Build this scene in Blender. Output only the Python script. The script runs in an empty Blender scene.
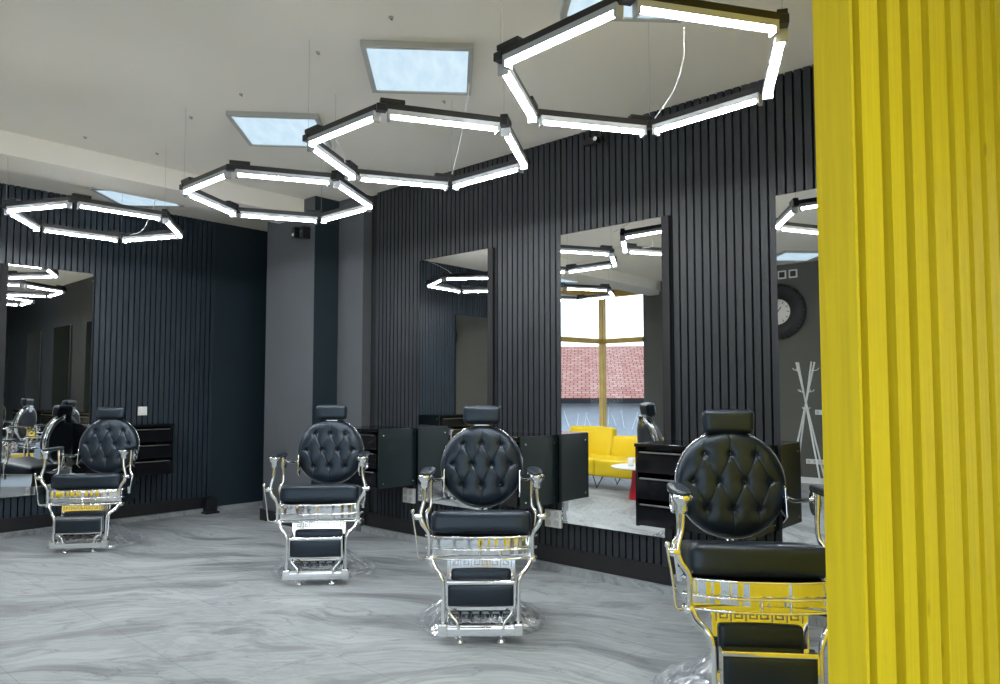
import bpy, bmesh, math, random
from mathutils import Vector, Matrix, noise
random.seed(7)
PI = math.pi
sc = bpy.context.scene
col = sc.collection
# ---------------------------------------------------------------- frame
CAMZ = 1.36
CE = 3.36
WA = 0.8385
ER = Vector((math.cos(WA), math.sin(WA), 0))      # towards the mirror wall
ET = Vector((math.sin(WA), -math.cos(WA), 0))     # along the mirror wall, to the right
RZ = math.atan2(ET.y, ET.x)                        # rotation that lays local x on ET, local y on ER
def W(t, w, z=0.0): return ET*t + ER*w + Vector((0, 0, z))

# ---------------------------------------------------------------- materials
def new_mat(name):
    m = bpy.data.materials.new(name); m.use_nodes = True
    nt = m.node_tree
    return m, nt, nt.nodes['Principled BSDF']
def pmat(name, colr, rough=.5, metal=0.0, spec=.5, bump=0, bscale=40, coat=0, var=0, vscale=3):
    m, nt, b = new_mat(name)
    b.inputs['Base Color'].default_value = (*colr, 1)
    b.inputs['Roughness'].default_value = rough
    b.inputs['Metallic'].default_value = metal
    b.inputs['Specular IOR Level'].default_value = spec
    b.inputs['Coat Weight'].default_value = coat
    tc = nt.nodes.new('ShaderNodeTexCoord')
    if bump:
        n = nt.nodes.new('ShaderNodeTexNoise'); n.inputs['Scale'].default_value = bscale
        n.inputs['Detail'].default_value = 4
        bp = nt.nodes.new('ShaderNodeBump'); bp.inputs['Strength'].default_value = bump
        bp.inputs['Distance'].default_value = .01
        nt.links.new(tc.outputs['Object'], n.inputs['Vector'])
        nt.links.new(n.outputs['Fac'], bp.inputs['Height'])
        nt.links.new(bp.outputs['Normal'], b.inputs['Normal'])
    if var:
        n = nt.nodes.new('ShaderNodeTexNoise'); n.inputs['Scale'].default_value = vscale
        n.inputs['Detail'].default_value = 3
        r = nt.nodes.new('ShaderNodeValToRGB')
        r.color_ramp.elements[0].position = .3; r.color_ramp.elements[1].position = .7
        r.color_ramp.elements[0].color = tuple(c*(1-var) for c in colr)+(1,)
        r.color_ramp.elements[1].color = tuple(min(1, c*(1+var)) for c in colr)+(1,)
        nt.links.new(tc.outputs['Object'], n.inputs['Vector'])
        nt.links.new(n.outputs['Fac'], r.inputs['Fac'])
        nt.links.new(r.outputs['Color'], b.inputs['Base Color'])
    return m
def emat(name, colr, s, base=(.8, .8, .8)):
    m, nt, b = new_mat(name)
    b.inputs['Base Color'].default_value = (*base, 1)
    b.inputs['Emission Color'].default_value = (*colr, 1)
    b.inputs['Emission Strength'].default_value = s
    return m

M = {}
M['ceiling'] = pmat('ceiling_paint', (.85, .82, .76), .9, var=.03, vscale=.7)
M['slat_wall'] = pmat('slate_slat_paint', (.021, .025, .030), .45, spec=.35, var=.12, vscale=2)
M['slat_gap'] = pmat('dark_backing', (.006, .007, .009), .7)
M['slat_left'] = pmat('navy_slat_paint', (.019, .030, .043), .42, spec=.45, var=.12, vscale=2)
M['navy_wall'] = pmat('navy_wall_paint', (.010, .022, .031), .5, var=.1, vscale=1.2)
M['column'] = pmat('grey_wall_paint', (.085, .093, .105), .6, var=.06, vscale=2)
M['black_board'] = pmat('black_board', (.008, .008, .011), .45)
M['taupe'] = pmat('taupe_wall_paint', (.105, .104, .092), .8, var=.05, vscale=2)
M['black_gloss'] = pmat('black_gloss', (.006, .006, .008), .12, spec=.5)
M['green_black'] = pmat('green_black_laminate', (.005, .013, .015), .38, spec=.4)
M['black_metal'] = pmat('black_metal', (.010, .010, .012), .35, metal=0, spec=.5)
M['chrome'] = pmat('chrome', (.86, .87, .88), .07, metal=1)
M['chrome_dark'] = pmat('engraved_metal', (.30, .31, .32), .3, metal=1)
M['leather'] = pmat('black_leather', (.007, .011, .018), .34, spec=.55, bump=.08, bscale=160)
M['leather'].node_tree.nodes['Principled BSDF'].inputs['Specular Tint'].default_value = (.72, .86, 1, 1)
M['mirror'] = pmat('mirror_glass', (.93, .94, .94), 0.0, metal=1)
M['white_plastic'] = pmat('white_plastic', (.72, .73, .72), .4)
M['panel_frame'] = pmat('grey_white_frame', (.46, .47, .46), .5)
M['socket_hole'] = pmat('grey_socket_recess', (.52, .53, .52), .5)
M['alu'] = pmat('pale_fixture_body', (.42, .44, .47), .4)
M['tube'] = emat('tube_light', (.95, .98, 1.0), 60)
M['panel'] = None
M['yellow_leather'] = pmat('yellow_leather', (.80, .58, .015), .45, bump=.08, bscale=60)
M['white_cable'] = pmat('white_cable', (.75, .76, .75), .5)
M['steel_wire'] = pmat('steel_wire', (.45, .46, .47), .4, metal=.5)
M['red'] = pmat('red_paint', (.55, .015, .03), .35)
M['tyre'] = pmat('tyre_rubber', (.018, .018, .019), .65, bump=.5, bscale=40)
M['clock_face'] = pmat('clock_face', (.72, .70, .65), .5)
M['rack'] = pmat('white_metal', (.66, .67, .66), .4)
M['kerb'] = pmat('asphalt', (.08, .082, .085), .9, bump=.3, bscale=30)

def mat_panel():
    m, nt, b = new_mat('panel_diffuser')
    tc = nt.nodes.new('ShaderNodeTexCoord'); n = nt.nodes.new('ShaderNodeTexNoise')
    mp = nt.nodes.new('ShaderNodeMapping'); mp.inputs['Scale'].default_value = (14, 4, 1)
    n.inputs['Scale'].default_value = 1.0
    r = nt.nodes.new('ShaderNodeValToRGB')
    r.color_ramp.elements[0].position = .35; r.color_ramp.elements[1].position = .7
    r.color_ramp.elements[0].color = (.50, .70, .86, 1); r.color_ramp.elements[1].color = (.66, .84, .96, 1)
    nt.links.new(tc.outputs['Object'], mp.inputs['Vector']); nt.links.new(mp.outputs['Vector'], n.inputs['Vector'])
    nt.links.new(n.outputs['Fac'], r.inputs['Fac']); nt.links.new(r.outputs['Color'], b.inputs['Emission Color'])
    b.inputs['Emission Strength'].default_value = .58
    b.inputs['Base Color'].default_value = (.3, .3, .3, 1)
    return m
M['panel'] = mat_panel()

def mat_yellow_wood():
    m, nt, b = new_mat('yellow_stained_pine')
    tc = nt.nodes.new('ShaderNodeTexCoord')
    mp = nt.nodes.new('ShaderNodeMapping'); mp.inputs['Scale'].default_value = (22, 22, .9)
    n = nt.nodes.new('ShaderNodeTexNoise'); n.inputs['Scale'].default_value = 3.2; n.inputs['Detail'].default_value = 6
    n.inputs['Distortion'].default_value = .6
    r = nt.nodes.new('ShaderNodeValToRGB')
    r.color_ramp.elements[0].position = .25; r.color_ramp.elements[1].position = .75
    r.color_ramp.elements[0].color = (.80, .57, .003, 1); r.color_ramp.elements[1].color = (.96, .71, .008, 1)
    # knots
    mp2 = nt.nodes.new('ShaderNodeMapping'); mp2.inputs['Scale'].default_value = (9, 9, 3.2)
    v = nt.nodes.new('ShaderNodeTexVoronoi'); v.inputs['Scale'].default_value = 1.0
    r2 = nt.nodes.new('ShaderNodeValToRGB')
    r2.color_ramp.elements[0].position = .03; r2.color_ramp.elements[0].color = (.62, .55, .3, 1)
    r2.color_ramp.elements[1].position = .09; r2.color_ramp.elements[1].color = (1, 1, 1, 1)
    mx = nt.nodes.new('ShaderNodeMixRGB'); mx.blend_type = 'MULTIPLY'; mx.inputs['Fac'].default_value = .8
    L = nt.links
    L.new(tc.outputs['Object'], mp.inputs['Vector']); L.new(mp.outputs['Vector'], n.inputs['Vector'])
    L.new(tc.outputs['Object'], mp2.inputs['Vector']); L.new(mp2.outputs['Vector'], v.inputs['Vector'])
    L.new(n.outputs['Fac'], r.inputs['Fac']); L.new(v.outputs['Distance'], r2.inputs['Fac'])
    L.new(r.outputs['Color'], mx.inputs['Color1']); L.new(r2.outputs['Color'], mx.inputs['Color2'])
    L.new(mx.outputs['Color'], b.inputs['Base Color'])
    bp = nt.nodes.new('ShaderNodeBump'); bp.inputs['Strength'].default_value = .15
    L.new(n.outputs['Fac'], bp.inputs['Height']); L.new(bp.outputs['Normal'], b.inputs['Normal'])
    b.inputs['Roughness'].default_value = .5
    return m
M['yellow_wood'] = mat_yellow_wood()
M['shade_board'] = pmat('shade_darkened_olive', (.10, .075, .003), .6, var=.15, vscale=8)  # yellow darkened to olive: shade of the slat gaps painted into the colour
M['yellow_frame'] = pmat('yellow_window_frame', (.58, .37, .075), .5, var=.12, vscale=6)

def mat_floor():
    m, nt, b = new_mat('grey_veined_tile')
    L = nt.links; N = nt.nodes
    tc = N.new('ShaderNodeTexCoord')
    # swirling veins: a wave distorted by low frequency noise
    n0 = N.new('ShaderNodeTexNoise'); n0.inputs['Scale'].default_value = .55; n0.inputs['Detail'].default_value = 2.5
    n0.inputs['Roughness'].default_value = .45
    L.new(tc.outputs['Object'], n0.inputs['Vector'])
    rot = N.new('ShaderNodeMapping'); rot.inputs['Rotation'].default_value = (0, 0, -.62)
    L.new(tc.outputs['Object'], rot.inputs['Vector'])
    sub = N.new('ShaderNodeVectorMath'); sub.operation = 'SUBTRACT'; sub.inputs[1].default_value = (.5, .5, .5)
    L.new(n0.outputs['Color'], sub.inputs[0])
    scl = N.new('ShaderNodeVectorMath'); scl.operation = 'SCALE'; scl.inputs['Scale'].default_value = 1.7
    L.new(sub.outputs[0], scl.inputs[0])
    add = N.new('ShaderNodeVectorMath'); add.operation = 'ADD'
    L.new(rot.outputs[0], add.inputs[0]); L.new(scl.outputs[0], add.inputs[1])
    mp = N.new('ShaderNodeMapping'); mp.inputs['Rotation'].default_value = (0, 0, 0); mp.inputs['Scale'].default_value = (.42, 2.5, 1)
    L.new(add.outputs[0], mp.inputs['Vector'])
    n1 = N.new('ShaderNodeTexNoise'); n1.inputs['Scale'].default_value = 1.7; n1.inputs['Detail'].default_value = 9
    n1.inputs['Roughness'].default_value = .66
    L.new(mp.outputs['Vector'], n1.inputs['Vector'])
    r1 = N.new('ShaderNodeValToRGB')
    e = r1.color_ramp.elements
    e[0].position = .30; e[0].color = (.15, .163, .168, 1)
    e[1].position = .72; e[1].color = (.47, .495, .495, 1)
    k = e.new(.43); k.color = (.27, .288, .294, 1)
    k = e.new(.50); k.color = (.41, .432, .436, 1)
    k = e.new(.54); k.color = (.33, .352, .36, 1)
    k = e.new(.60); k.color = (.44, .465, .47, 1)
    L.new(n1.outputs['Fac'], r1.inputs['Fac'])
    # thin dark contour lines
    w = N.new('ShaderNodeTexNoise'); w.inputs['Scale'].default_value = 1.0; w.inputs['Detail'].default_value = 3
    mpw = N.new('ShaderNodeMapping'); mpw.inputs['Scale'].default_value = (.40, 2.0, 1)
    L.new(add.outputs[0], mpw.inputs['Vector']); L.new(mpw.outputs['Vector'], w.inputs['Vector'])
    mul = N.new('ShaderNodeMath'); mul.operation = 'MULTIPLY'; mul.inputs[1].default_value = 9
    L.new(w.outputs['Fac'], mul.inputs[0])
    fr = N.new('ShaderNodeMath'); fr.operation = 'FRACT'; L.new(mul.outputs[0], fr.inputs[0])
    rw = N.new('ShaderNodeValToRGB')
    f = rw.color_ramp.elements
    f[0].position = 0; f[0].color = (1, 1, 1, 1); f[1].position = .42; f[1].color = (.97, .97, .97, 1)
    k = f.new(.50); k.color = (.48, .49, .50, 1)
    k = f.new(.53); k.color = (.97, .97, .97, 1)
    L.new(fr.outputs[0], rw.inputs['Fac'])
    fine = N.new('ShaderNodeTexNoise'); fine.inputs['Scale'].default_value = 70; fine.inputs['Detail'].default_value = 3
    L.new(tc.outputs['Object'], fine.inputs['Vector'])
    rf = N.new('ShaderNodeMapRange'); rf.inputs['From Min'].default_value = .3; rf.inputs['From Max'].default_value = .7
    rf.inputs['To Min'].default_value = .0; rf.inputs['To Max'].default_value = 1.0
    L.new(fine.outputs['Fac'], rf.inputs['Value'])
    mx = N.new('ShaderNodeMixRGB'); mx.blend_type = 'MULTIPLY'
    L.new(rf.outputs[0], mx.inputs['Fac']); L.new(r1.outputs['Color'], mx.inputs['Color1']); L.new(rw.outputs['Color'], mx.inputs['Color2'])
    # tile joints
    bk = N.new('ShaderNodeTexBrick')
    bk.inputs['Color1'].default_value = (.82, .835, .85, 1); bk.inputs['Color2'].default_value = (.79, .805, .82, 1)
    bk.inputs['Mortar'].default_value = (.56, .57, .58, 1)
    bk.inputs['Scale'].default_value = 1; bk.inputs['Mortar Size'].default_value = .0022
    bk.inputs['Brick Width'].default_value = 1.2; bk.inputs['Row Height'].default_value = .6
    mpb = N.new('ShaderNodeMapping'); mpb.inputs['Location'].default_value = (.25, -.46, 0)
    L.new(tc.outputs['Object'], mpb.inputs['Vector']); L.new(mpb.outputs['Vector'], bk.inputs['Vector'])
    mx2 = N.new('ShaderNodeMixRGB'); mx2.blend_type = 'MULTIPLY'; mx2.inputs['Fac'].default_value = 1
    L.new(mx.outputs['Color'], mx2.inputs['Color1']); L.new(bk.outputs['Color'], mx2.inputs['Color2'])
    L.new(mx2.outputs['Color'], b.inputs['Base Color'])
    b.inputs['Roughness'].default_value = .5
    b.inputs['Specular IOR Level'].default_value = .4
    return m
M['floor'] = mat_floor()

def mat_glass():
    m = bpy.data.materials.new('window_glass'); m.use_nodes = True
    nt = m.node_tree; nt.nodes.clear()
    o = nt.nodes.new('ShaderNodeOutputMaterial'); t = nt.nodes.new('ShaderNodeBsdfTransparent')
    g = nt.nodes.new('ShaderNodeBsdfGlossy'); g.inputs['Roughness'].default_value = .02
    t.inputs['Color'].default_value = (.95, .97, .97, 1)
    mx = nt.nodes.new('ShaderNodeMixShader'); mx.inputs['Fac'].default_value = .012
    nt.links.new(t.outputs[0], mx.inputs[1]); nt.links.new(g.outputs[0], mx.inputs[2]); nt.links.new(mx.outputs[0], o.inputs[0])
    return m
M['glass'] = mat_glass()
def mat_film():
    m = bpy.data.materials.new('clear_plastic_film'); m.use_nodes = True
    nt = m.node_tree; nt.nodes.clear()
    o = nt.nodes.new('ShaderNodeOutputMaterial'); t = nt.nodes.new('ShaderNodeBsdfTransparent')
    t.inputs['Color'].default_value = (.93, .95, .97, 1)
    g = nt.nodes.new('ShaderNodeBsdfGlossy'); g.inputs['Roughness'].default_value = .12
    d = nt.nodes.new('ShaderNodeBsdfDiffuse'); d.inputs['Color'].default_value = (.62, .66, .70, 1)
    m1 = nt.nodes.new('ShaderNodeMixShader'); m1.inputs['Fac'].default_value = .45
    m2 = nt.nodes.new('ShaderNodeMixShader'); m2.inputs['Fac'].default_value = .5
    nt.links.new(d.outputs[0], m1.inputs[1]); nt.links.new(g.outputs[0], m1.inputs[2])
    nt.links.new(t.outputs[0], m2.inputs[1]); nt.links.new(m1.outputs[0], m2.inputs[2]); nt.links.new(m2.outputs[0], o.inputs[0])
    return m
M['film'] = mat_film()
def mat_roof():
    m, nt, b = new_mat('red_roof_tiles')
    L = nt.links; N = nt.nodes
    tc = N.new('ShaderNodeTexCoord')
    bk = N.new('ShaderNodeTexBrick'); bk.inputs['Scale'].default_value = 1
    bk.inputs['Brick Width'].default_value = .26; bk.inputs['Row Height'].default_value = .19; bk.inputs['Mortar Size'].default_value = .012
    bk.inputs['Color1'].default_value = (.38, .17, .13, 1); bk.inputs['Color2'].default_value = (.48, .26, .21, 1)
    bk.inputs['Mortar'].default_value = (.10, .045, .04, 1)
    L.new(tc.outputs['Object'], bk.inputs['Vector']); L.new(bk.outputs['Color'], b.inputs['Base Color'])
    b.inputs['Roughness'].default_value = 1.0; b.inputs['Specular IOR Level'].default_value = 0
    return m
M['roof'] = mat_roof()
M['plaster'] = pmat('weathered_plaster', (.50, .53, .58), .9, var=.15, vscale=1.2)
M['graffiti'] = pmat('white_scratch_paint', (.85, .87, .9), .8)
M['far_house'] = pmat('far_house_render', (.28, .30, .33), .9, var=.08)

# ---------------------------------------------------------------- mesh helpers
def link(name, bm, mat, parent=None, smooth=False, loc=None, rz=None, bevel=0, bseg=2):
    me = bpy.data.meshes.new(name)
    bmesh.ops.recalc_face_normals(bm, faces=bm.faces)
    bm.to_mesh(me); bm.free()
    me.materials.append(M[mat] if isinstance(mat, str) else mat)
    o = bpy.data.objects.new(name, me); col.objects.link(o)
    if smooth:
        for p in me.polygons: p.use_smooth = True
    if parent is not None: o.parent = parent
    if loc is not None: o.location = loc
    if rz is not None: o.rotation_euler.z = rz
    if bevel:
        md = o.modifiers.new('bevel', 'BEVEL'); md.width = bevel; md.segments = bseg; md.limit_method = 'ANGLE'
        md.angle_limit = math.radians(50)
        if smooth is False and bseg > 1:
            pass
    return o
def box(bm, c, s, mat=None):
    """box centre c, full size s"""
    r = bmesh.ops.create_cube(bm, size=1.0)
    bmesh.ops.scale(bm, vec=s, verts=r['verts'])
    if mat is not None: bmesh.ops.transform(bm, matrix=mat, verts=r['verts'])
    bmesh.ops.translate(bm, vec=c, verts=r['verts'])
    return r['verts']
def bx(bm, x0, x1, y0, y1, z0, z1):
    return box(bm, ((x0+x1)/2, (y0+y1)/2, (z0+z1)/2), (abs(x1-x0), abs(y1-y0), abs(z1-z0)))
def smooth_path(pts, n=5):
    P = [Vector(p) for p in pts]
    if len(P) < 3: return P
    out = []
    for i in range(len(P)-1):
        p0 = P[max(i-1, 0)]; p1 = P[i]; p2 = P[i+1]; p3 = P[min(i+2, len(P)-1)]
        for k in range(n):
            t = k/n
            out.append(.5*((2*p1)+(-p0+p2)*t+(2*p0-5*p1+4*p2-p3)*t*t+(-p0+3*p1-3*p2+p3)*t**3))
    out.append(P[-1]); return out
def tube(bm, pts, r, seg=10, sm=True, n=5, caps=True):
    P = smooth_path(pts, n) if sm else [Vector(p) for p in pts]
    rs = r if isinstance(r, (list, tuple)) else None
    rings = []
    up = None
    for i, p in enumerate(P):
        a = P[max(i-1, 0)]; b = P[min(i+1, len(P)-1)]
        d = (b-a).normalized()
        if up is None:
            up = Vector((0, 0, 1)) if abs(d.z) < .9 else Vector((1, 0, 0))
        x = d.cross(up).normalized(); y = x.cross(d).normalized(); up = y
        if rs:
            f = i/(len(P)-1)*(len(rs)-1); j = min(int(f), len(rs)-2); rr = rs[j]+(rs[j+1]-rs[j])*(f-j)
        else: rr = r
        rings.append([bm.verts.new(p+(x*math.cos(2*PI*k/seg)+y*math.sin(2*PI*k/seg))*rr) for k in range(seg)])
    for a, b in zip(rings[:-1], rings[1:]):
        for k in range(seg):
            bm.faces.new((a[k], a[(k+1) % seg], b[(k+1) % seg], b[k]))
    if caps:
        bm.faces.new(rings[0][::-1]); bm.faces.new(rings[-1])
def lathe(bm, prof, seg=32, c=(0, 0, 0), mat=None):
    """prof: list of (r, z); axis z"""
    vs = []
    rings = []
    for r, z in prof:
        if r < 1e-5:
            v = bm.verts.new((0, 0, z)); rings.append([v]); vs.append(v)
        else:
            ring = [bm.verts.new((r*math.cos(2*PI*k/seg), r*math.sin(2*PI*k/seg), z)) for k in range(seg)]
            rings.append(ring); vs += ring
    for a, b in zip(rings[:-1], rings[1:]):
        for k in range(seg):
            k2 = (k+1) % seg
            if len(a) == 1 and len(b) == 1: continue
            if len(a) == 1: bm.faces.new((a[0], b[k], b[k2]))
            elif len(b) == 1: bm.faces.new((a[k], a[k2], b[0]))
            else: bm.faces.new((a[k], a[k2], b[k2], b[k]))
    if mat is not None: bmesh.ops.transform(bm, matrix=mat, verts=vs)
    bmesh.ops.translate(bm, vec=c, verts=vs)
    return vs
def merge(bm, tb):
    me = bpy.data.meshes.new('tmp'); tb.to_mesh(me); tb.free(); bm.from_mesh(me); bpy.data.meshes.remove(me)
def rbox(bm, c, s, r=.02, seg=4, mat=None):
    """box with rounded edges"""
    r = min(r, min(s)/2*.98)
    tb = bmesh.new()
    bmesh.ops.create_cube(tb, size=1.0)
    bmesh.ops.scale(tb, vec=s, verts=tb.verts)
    bmesh.ops.bevel(tb, geom=tb.edges[:], offset=r, segments=seg, profile=.5, affect='EDGES')
    if mat is not None: bmesh.ops.transform(tb, matrix=mat, verts=tb.verts)
    bmesh.ops.translate(tb, vec=c, verts=tb.verts)
    merge(bm, tb)
def cushion(bm, c, s, r=.03, puff=.02, mat=None):
    """upholstered block: rounded edges and slight puff on every face"""
    hx, hy, hz = s[0]/2, s[1]/2, s[2]/2
    tb = bmesh.new()
    bmesh.ops.create_cube(tb, size=2.0)
    bmesh.ops.subdivide_edges(tb, edges=tb.edges[:], cuts=13, use_grid_fill=True)
    r = min(r, hx*.95, hy*.95, hz*.95)
    for v in tb.verts:
        u = v.co
        q = Vector([math.copysign(1-(1-min(1, abs(a)))**1.6, a) for a in u])
        p = Vector((q.x*hx, q.y*hy, q.z*hz))
        inner = Vector((max(-hx+r, min(hx-r, p.x)), max(-hy+r, min(hy-r, p.y)), max(-hz+r, min(hz-r, p.z))))
        d = p-inner
        if d.length > 1e-9: p = inner+d.normalized()*r
        fx = (1-q.x**2); fy = (1-q.y**2); fz = (1-q.z**2)
        p.z += math.copysign(1, q.z)*puff*fx*fy*(abs(q.z))
        p.y += math.copysign(1, q.y)*puff*fx*fz*(abs(q.y))
        p.x += math.copysign(1, q.x)*puff*.6*fy*fz*(abs(q.x))
        v.co = p
    if mat is not None: bmesh.ops.transform(tb, matrix=mat, verts=tb.verts)
    bmesh.ops.translate(tb, vec=c, verts=tb.verts)
    merge(bm, tb)
def prism(bm, pts, a, b, axis='z'):
    """extrude 2-D polygon between a and b along axis"""
    def mk(p, h):
        if axis == 'z': return (p[0], p[1], h)
        if axis == 'y': return (p[0], h, p[1])
        return (h, p[0], p[1])
    A = [bm.verts.new(mk(p, a)) for p in pts]; B = [bm.verts.new(mk(p, b)) for p in pts]
    n = len(pts)
    bm.faces.new(A); bm.faces.new(B[::-1])
    for i in range(n): bm.faces.new((A[i], A[(i+1) % n], B[(i+1) % n], B[i]))

def structure(name, bm, mat, **k):
    o = link(name, bm, mat, **k); o['kind'] = 'structure'; return o
def thing(name, label, cat, loc=(0, 0, 0), rz=0, group=None):
    o = bpy.data.objects.new(name, None); col.objects.link(o); o.empty_display_size = .1
    o.location = loc; o.rotation_euler.z = rz
    o['label'] = label; o['category'] = cat
    if group: o['group'] = group
    return o
def tag(o, label, cat, group=None):
    o['label'] = label; o['category'] = cat
    if group: o['group'] = group
    return o

# ---------------------------------------------------------------- room shell (local frame: x = t along mirror wall, y = w towards it)
def room(name, mat, boxes, bevel=0, parent=None, kind=True):
    bm = bmesh.new()
    for b in boxes: bx(bm, *b)
    o = link(name, bm, mat, parent=parent)
    if parent is None: o.rotation_euler.z = RZ
    if kind and parent is None: o['kind'] = 'structure'
    return o
TL = -8.06       # left wall plane
TE = 2.3         # right end of the room
WD = -2.38       # wall / shop front behind the camera
room('floor', 'floor', [(-9.6, TE+.4, -3.9, 5.0, -.12, 0)])
room('ceiling', 'ceiling', [(-9.0, TE+.4, -3.4, 5.0, CE, CE+.15)])
o = room('trim_1', 'ceiling', [(-6.90, -6.42, -3.1, 4.75, CE-.18, CE-.0005)])     # lowered ceiling beam

# mirror wall: black backing, slats, base board, tile skirting
WF = 4.462
bm = bmesh.new(); bx(bm, -8.4, TE+.2, 4.75, 4.95, 0, CE); bx(bm, -5.80, TE+.2, WF+.045, 4.75, 0, CE)
o = structure('wall_back', bm, 'slat_gap', rz=RZ)
bm = bmesh.new()
t = -5.665
PITCH = .0562
while t < TE:
    bx(bm, t, t+.0425, WF, WF+.047, .175, CE)
    t += PITCH
s = link('slat_cladding', bm, 'slat_wall', parent=o)
room('baseboard_back', 'black_board', [(-5.80, TE, WF-.012, WF+.03, .055, .18)])
room('trim_2', 'floor', [(-5.95, TE, 4.405, WF+.03, 0.0005, .055)])

# left wall: slatted part, smooth part
bm = bmesh.new(); bx(bm, TL-.25, TL-.045, -1.70, 3.985, 0, CE); bx(bm, TL-.25, TL, 3.985, 4.95, 0, CE)
o = structure('wall_left', bm, 'navy_wall', rz=RZ)
bm = bmesh.new()
w = -1.68
while w < 3.95:
    bx(bm, TL-.047, TL, w, w+.0425, .175, CE); w += PITCH
link('slat_cladding', bm, 'slat_left', parent=o)
room('baseboard_left', 'black_board', [(TL-.03, TL+.012, -1.70, 3.985, .05, .18)])
room('trim_3', 'floor', [(TL-.03, TL+.06, -1.70, 4.74, .0005, .05)])

# column and the grey return beside it
bm = bmesh.new(); bx(bm, -7.13, -6.22, 4.11, 4.76, 0, CE); bx(bm, -6.22, -5.80, 4.40, 4.76, 0, CE)
o = structure('wall_column', bm, 'column', rz=RZ)
bm = bmesh.new(); bx(bm, -6.22, -6.216, 4.11, 4.40, .12, CE)
link('navy_side', bm, 'navy_wall', parent=o)
room('baseboard_column', 'black_board', [(-7.145, -6.21, 4.085, 4.115, 0, .12)])

# taupe wall behind the camera on the left, grey pillar, right end wall
room('wall_front', 'taupe', [(-6.25, -2.4, WD-.2, WD, 0, CE), (-7.03, -6.25, -3.3, -3.0, 0, CE), (-6.45, -6.25, -3.0, WD-.2, 0, CE)])
room('baseboard_front', 'white_plastic', [(-6.24, -2.4, WD, WD+.015, 0, .09)])
room('wall_end', 'navy_wall', [(TE, TE+.2, 2.2, 4.9, 0, CE)])

# ---- windows with yellow frames
def win(name, p0, p1, posts, transom=2.37, sill=.06, fw=.10, label=None):
    """p0,p1 in (t,w); frame with posts at fractions, transom; glass panes"""
    a = W(*p0); b = W(*p1); d = b-a; L = d.length; ang = math.atan2(d.y, d.x)
    bm = bmesh.new()
    bx(bm, 0, L, -.05, .05, sill, sill+.08); bx(bm, 0, L, -.05, .05, CE-.13, CE)
    if transom: bx(bm, 0, L, -.045, .045, transom-.045, transom+.045)
    for f in posts:
        x = f*L; bx(bm, x-fw/2, x+fw/2, -.05, .05, sill, CE)
    o = structure(name, bm, 'yellow_frame', loc=a, rz=ang)
    bm = bmesh.new(); bx(bm, .02, L-.02, -.006, .006, sill+.03, CE-.05)
    link('window_glass', bm, 'glass', parent=o)
    if sill > .02:
        bm = bmesh.new(); bx(bm, 0, L, -.08, .08, 0, sill)
        link('window_sill', bm, 'black_board', parent=o)
    return o
win('window_1', (-7.03, -3.0), (-7.95, -3.0), (1.0,))
win('window_2', (-7.95, -3.0), (-8.20, -1.72), (.0, 1.0))
win('window_3', (-2.4, WD-.1), (TE, WD-.1), (.0, .2, .4, .6, .8, 1.0))

win('window_added', (TE, WD-.1), (TE, 2.2), (.0, .25, .5, .75, 1.0))  # unseen glazing added at the right end to light the yellow slat fronts

# ---- yellow slatted partition on the right (surface directions solved for its own line)
TH = math.radians(40)
PO = Vector((.70, 1.45, 0))/1.0
P0x, P0y = .513*1.45, 1.45
cs, sn = math.cos(TH), math.sin(TH)
def s_of(r): return (r*P0y-P0x)/(cs-r*sn)
DEP = .020
bm = bmesh.new()
edges = [(.513, .539), (.5525, .571), (.583, .601), (.612, .635), (.6435, .658), (.665, .6785), (.687, .700), (.707, .7215)]
s_end0 = s_of(.499)
core0 = s_end0+.0
# core slab behind the slats, local x = along, y = behind (away from camera)
bx(bm, core0+.012, 1.75, DEP+.012, .076, 0, CE)
bx(bm, core0, core0+.012, 0, .076, 0, CE)                # flush edge board
slats = [(s_of(a), s_of(b)) for a, b in edges]
s = slats[-1][1]+.045
while s < 1.72:
    slats.append((s, min(s+.07, 1.75))); s += .115
for a, b in slats: bx(bm, a, b, 0, DEP+.001, 0, CE)
o = structure('wall_right', bm, 'yellow_wood', loc=(P0x, P0y, 0), rz=TH)
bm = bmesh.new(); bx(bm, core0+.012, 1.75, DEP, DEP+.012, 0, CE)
link('gap_shade_board', bm, 'shade_board', parent=o)  # dark sheet behind the slats deepens the shade in the gaps

# ---------------------------------------------------------------- camera
cam = bpy.data.cameras.new('camera'); co = bpy.data.objects.new('camera', cam); col.objects.link(co)
sc.camera = co
F = 719.5
cam.sensor_fit = 'HORIZONTAL'; cam.sensor_width = 36; cam.lens = F/1000*36
cam.shift_y = (354-342)/1000
co.location = (0, 0, CAMZ); co.rotation_euler = (PI/2+.054, 0, 0)
cam.clip_start = .05; cam.clip_end = 300
def ray(px, py):
    x = (px-500)/F; v = -(py-354)/F; c, s_ = math.cos(.054), math.sin(.054)
    return Vector((x, c-v*s_, s_+v*c))
def on_w(px, py, w):
    d = ray(px, py); k = w/(d.dot(ER)); p = d*k; p.z += CAMZ; return p
def on_t(px, py, t):
    d = ray(px, py); k = t/(d.dot(ET)); p = d*k; p.z += CAMZ; return p

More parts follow.
